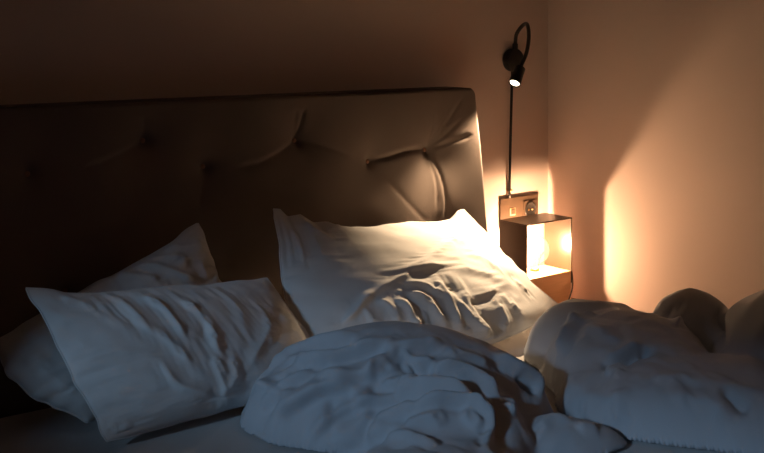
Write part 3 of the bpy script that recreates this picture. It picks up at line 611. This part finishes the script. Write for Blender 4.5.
# ----------------------------------------------------------------- pillows
def make_pillow(key, name, label, seed, puck=.006, crm=.0022, ex0=.006, ex1=.05, R=.03):
    Fg, Bg, u, v, n = pillow_grid(key); N = normals(Fg)
    if (N * n).sum() < 0: N = -N
    eu, ev = np.minimum(u, 1 - u), np.minimum(v, 1 - v); rim = np.clip(np.minimum(eu, ev) / .06, 0, 1)
    h = fold_list(Fg, STROKES.get(key, []))
    # seam puckers running in from the edges, then a soft overall crumple
    pk = np.stack([u * 16, v * 2.2, 0 * u], -1); pk2 = np.stack([u * 2.2, v * 12, 0 * u + 3], -1)
    h += puck * noise(pk, seed) * np.exp(-(ev / .16) ** 1.2) * rim + puck * noise(pk2, seed + 1) * np.exp(-(eu / .13) ** 1.2) * rim
    h += crm * crumple(Fg, 11, seed + 2, .5, 3) * rim + .0006 * crumple(Fg, 26, seed + 5, .5, 2) * rim
    Fg = Fg + wrinkle(Fg, N, h * rim, slack(Fg, STROKES.get(key, []), ex0, ex1, R), kf=.004)
    Fg[..., 2] = np.maximum(Fg[..., 2], BED + .001); Bg[..., 2] = np.maximum(Bg[..., 2], BED + .0005)
    lim = hb_front(Bg[..., 0], Bg[..., 2]) - .003; Bg[..., 1] = np.minimum(Bg[..., 1], lim)
    Fg = relaxed(Fg, 2); V, Fc = closed(Fg, Bg)
    root = thing(name, label, 'pillow', tuple(V.mean(0)[:2]) + (V[:, 2].min(),), 'pillows on the bed')
    mesh('pillowcase', V, Fc, M['linen'], root)
    # stitched seam around the rim
    rimp = np.vstack([Fg[:, -1], Fg[-1, ::-1][1:], Fg[::-1, 0][1:], Fg[0][1:]])[::3]
    mesh('seam', *tube(rimp, .0016, 6, 1, False), M['linen'], root)
    return root
make_pillow('main', 'pillow', 'brightly lamplit creased white pillow leaning on the headboard beside the nightstand', 100, .0015, .0008, .0015, .04, .02)
make_pillow('front', 'pillow', 'bluish white pillow at the front left with its pointed corner sticking out', 200, .003, .0010, .0015, .03)
make_pillow('back', 'pillow', 'half hidden white pillow behind the front left one with its peak against the headboard', 300, .005, .0014, .003, .04)

# ----------------------------------------------------------------- duvets
def make_duvet(key, label, seed, crm=.0018, ex0=.003, ex1=.05):
    G = heap(**HEAPS[key]); N = normals(G); N *= np.sign(N[..., 2:3] + 1e-9)
    h = fold_list(G, STROKES.get(key, []))
    up = np.clip((G[..., 2] - BED) / .03, 0, 1)
    h += up * (crm * crumple(G, 8, seed, .55, 2) + .0008 * crumple(G, 21, seed + 4, .6, 2))
    h = h * np.clip((G[..., 2] - BED) / .012, 0, 1)
    D = G + wrinkle(G, N, h, slack(G, STROKES.get(key, []), ex0, ex1, .035), kf=.004)
    D = G + (relaxed(D, 2) - G) * np.clip((G[..., 2:] - BED) / .010, 0, 1); keep = G[..., 2] > BED; low = D[..., 2] < BED + .0005
    D[..., 2] = np.where(keep, np.maximum(D[..., 2], BED), D[..., 2])
    nu, nv = G.shape[:2]; f = grid_faces(nu, nv); k = keep.ravel(); f = f[k[f].all(1)]
    used = np.unique(f); mp = np.full(nu * nv, -1); mp[used] = np.arange(len(used))
    V = D.reshape(-1, 3)[used]; f = mp[f]
    # underside resting on the sheet, joined along the border
    e = np.vstack([f[:, [0, 1]], f[:, [1, 2]], f[:, [2, 3]], f[:, [3, 0]]])
    kk = e[:, 0] * 10 ** 7 + e[:, 1]; rv = e[:, 1] * 10 ** 7 + e[:, 0]; bd = e[~np.isin(kk, rv)]
    bv = np.unique(bd); bm = {int(b): i + len(V) for i, b in enumerate(bv)}
    low = V[bv].copy(); low[:, 2] = BED - .001
    c = len(V) + len(bv); V2 = np.vstack([V, low, [[V[:, 0].mean(), V[:, 1].mean(), BED - .001]]])
    Fc = [tuple(q) for q in f]
    for a, b in bd: Fc.append((int(b), int(a), bm[int(a)], bm[int(b)])); Fc.append((bm[int(b)], bm[int(a)], c))
    return mesh('duvet', V2, Fc, M['duvet'], label=label, cat='duvet', group='duvets on the bed')
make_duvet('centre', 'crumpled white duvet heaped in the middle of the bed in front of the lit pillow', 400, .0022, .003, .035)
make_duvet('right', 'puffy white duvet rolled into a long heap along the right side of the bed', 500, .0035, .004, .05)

# ----------------------------------------------------------------- nightstand
ns = thing('nightstand', 'low reddish wooden nightstand in the corner carrying the glowing box lamp', 'nightstand', (-.16, -.2, FLOOR))
mesh('top', *box(-.318, -.013, -.40, -.013, .572, .592), M['walnut'], ns, smooth=False, bevel=.003)
mesh('body', *box(-.308, -.018, -.385, -.018, .30, .572), M['walnut'], ns, smooth=False, bevel=.003)
dr = mesh('drawer', *box(-.300, -.026, -.395, -.385, .44, .555), M['walnut'], ns, smooth=False, bevel=.003)
mesh('knob', *lathe((-.163, -.395, .50), (0, -1, 0), [(0, 0), (0, .005), (.008, .006), (.012, .010), (.018, .009), (.020, 0)], 16), M['brass'], dr)
for x in (-.295, -.035):
    for y in (-.37, -.04):
        mesh('leg', *lathe((x, y, FLOOR), (0, 0, 1), [(0, 0), (0, .009), (.084, .014), (.085, 0)], 12), M['walnut'], ns)

# ----------------------------------------------------------------- box lamp
LX0, LX1, LY0, LY1, LZ0, LZ1 = -.241, -.067, -.146, -.050, .648, .8203
bl = thing('box_lamp', 'bronze open box table lamp with a glowing clear globe bulb on the nightstand', 'lamp', ((LX0 + LX1) / 2, (LY0 + LY1) / 2, .592))
t = .0032
mesh('top_panel', *box(LX0, LX1, LY0, LY1, LZ1 - t, LZ1), M['bronze'], bl, smooth=False, bevel=.0006)
mesh('side_panel', *box(LX0, LX0 + t, LY0, LY1, LZ0, LZ1 - t), M['bronze'], bl, smooth=False, bevel=.0006)
mesh('side_panel', *box(LX1 - t, LX1, LY0, LY1, LZ0, LZ1 - t), M['bronze'], bl, smooth=False, bevel=.0006)
mesh('base_block', *box(LX0 + t, LX1 - t, LY0 + .0012, LY1, .597, .680), M['oak'], bl, smooth=False, bevel=.0015)
mesh('plinth', *box(LX0 + .012, LX1 - .012, LY0 + .012, LY1 - .004, .592, .597), M['black'], bl, smooth=False)
BC = np.array([-.145, -.085, .735]); r = .0385
hold = mesh('lamp_holder', *lathe((BC[0], BC[1], .680), (0, 0, 1), [(0, 0), (0, .0125), (.002, .013), (.007, .0125), (.0075, 0)], 24), M['brass'], bl)
prof = [(-.0475, .0105), (-.042, .0115)] + [(-r * math.cos(a), r * math.sin(a)) for a in np.linspace(.40, math.pi, 24)]
gv, gf = lathe(BC, (0, 0, 1), prof, 40)
bulb = mesh('bulb', gv, gf[:-2], M['glass'], bl, label='clear glass globe bulb')
fil = []
for k in range(6):
    a = k * math.pi / 3
    fil.append(tube([BC + np.array([.0035 * math.cos(a), .0035 * math.sin(a), -.020]), BC + np.array([.010 * math.cos(a + .5), .010 * math.sin(a + .5), .019])], .0014, 6, 1))
mesh('filament', *join(*fil), M['filament'], bulb, label='glowing filament')
mesh('stem', *lathe(BC + np.array([0, 0, -.045]), (0, 0, 1), [(0, 0), (0, .006), (.018, .003), (.028, .0022), (.029, 0)], 14), M['glass'], bulb)
ld = bpy.data.lights.new('bulb_light', 'POINT'); lo = bpy.data.objects.new('bulb_light', ld); col.objects.link(lo)
lo.location = W(BC); ld.energy = BULB_W; ld.color = (1.0, .64, .39); ld.shadow_soft_size = .009 * S
mesh('cord', *tube([(-.09, -.047, .68), (-.072, -.046, .71), (-.060, -.075, .722), (-.050, -.105, .715), (-.052, -.125, .690), (-.062, -.142, .665), (-.080, -.158, .640), (-.108, -.172, .618), (-.145, -.188, .598), (-.20, -.21, .5945)], .0021, 8, 6), M['cable'], bl, label='black cord')

# ----------------------------------------------------------------- socket plate
sp = thing('socket_plate', 'copper coloured wall plate with a small switch and black socket above the box lamp', 'socket', (-.119, 0, .785))
PX0, PX1, PZ0, PZ1 = -.192, -.046, .785, .8635
mesh('plate', *box(PX0, PX1, -.006, -.0003, PZ0, PZ1), M['plate'], sp, smooth=False, bevel=.001)
sw = mesh('switch_frame', *box(-.157, -.137, -.0075, -.006, .8155, .8355), M['oak'], sp, smooth=False, bevel=.0006)
mesh('rocker', *box(-.1545, -.1395, -.0092, -.0075, .818, .833), M['plate'], sw, smooth=False, bevel=.0006)
so = mesh('socket_outlet', *join(box(-.106, -.056, -.009, -.006, .800, .850)), M['plate'], sp, smooth=False, bevel=.002)
mesh('socket_well', *lathe((-.081, -.009, .825), (0, -1, 0), [(0, 0), (0, .021), (.0022, .021), (.0024, .019), (.0006, .018), (.0005, 0)], 28), M['socket'], so)
for dx in (-.007, .007):
    mesh('pin_hole', *lathe((-.081 + dx, -.0096, .825), (0, -1, 0), [(0, 0), (0, .0028), (.0018, .0028), (.0018, 0)], 12), M['brass'], so)

# ----------------------------------------------------------------- reading lamp
rl = thing('reading_lamp', 'black gooseneck wall reading lamp with a lit spot head above the socket plate', 'lamp', (-.150, 0, 1.21))
mesh('wall_mount', *lathe((-.150, -.0005, 1.234), (0, -1, 0), [(0, 0), (0, .0295), (.004, .031), (.020, .031), (.0235, .029), (.0245, 0)], 36), M['black'], rl)
mesh('collar', *lathe((-.147, -.016, 1.255), (0, 0, 1), [(0, 0), (0, .0075), (.022, .0075), (.024, .006), (.0245, 0)], 20), M['black'], rl)
HA = np.array([-.220, -.105, 1.217]); HD = np.array([-.62, -.20, -.76]); HD /= np.linalg.norm(HD)
mesh('gooseneck', *tube([(-.147, -.016, 1.275), (-.146, -.020, 1.303), (-.147, -.040, 1.324), (-.158, -.067, 1.331), (-.175, -.090, 1.319), (-.189, -.105, 1.292), (-.205, -.112, 1.255), tuple(HA - HD * .004)], .0052, 12, 10), M['black'], rl)
head = mesh('lamp_head', *lathe(HA, HD, [(-.006, 0), (-.006, .006), (-.001, .008), (.002, .0140), (.050, .0155), (.052, .0150), (.052, .0132), (.047, .0130), (.047, 0)], 30), M['black'], rl)
mesh('lens', *lathe(HA + HD * .0475, HD, [(0, 0), (0, .0126), (.003, .0112), (.0042, 0)], 24), M['lens'], head, label='bright warm lens')
mesh('cord', *tube([(-.150, -.009, 1.210), (-.1515, -.008, 1.16), (-.156, -.008, 1.03), (-.1595, -.008, .93), (-.1605, -.008, .864)], .0036, 10, 6), M['cable'], rl)
mesh('cord_clip', *lathe((-.1555, 0, .884), (0, -1, 0), [(0, 0), (0, .0055), (.008, .0055), (.011, .004), (.012, 0)], 16), M['brass'], rl)
sd = bpy.data.lights.new('reading_spot', 'SPOT'); so_ = bpy.data.objects.new('reading_spot', sd); col.objects.link(so_)
so_.location = W(HA + HD * .056); so_.rotation_euler = Vector(HD).to_track_quat('-Z', 'Y').to_euler()
sd.energy = SPOT_W; sd.color = (1.0, .70, .42); sd.spot_size = math.radians(56); sd.spot_blend = .8; sd.shadow_soft_size = .009 * S
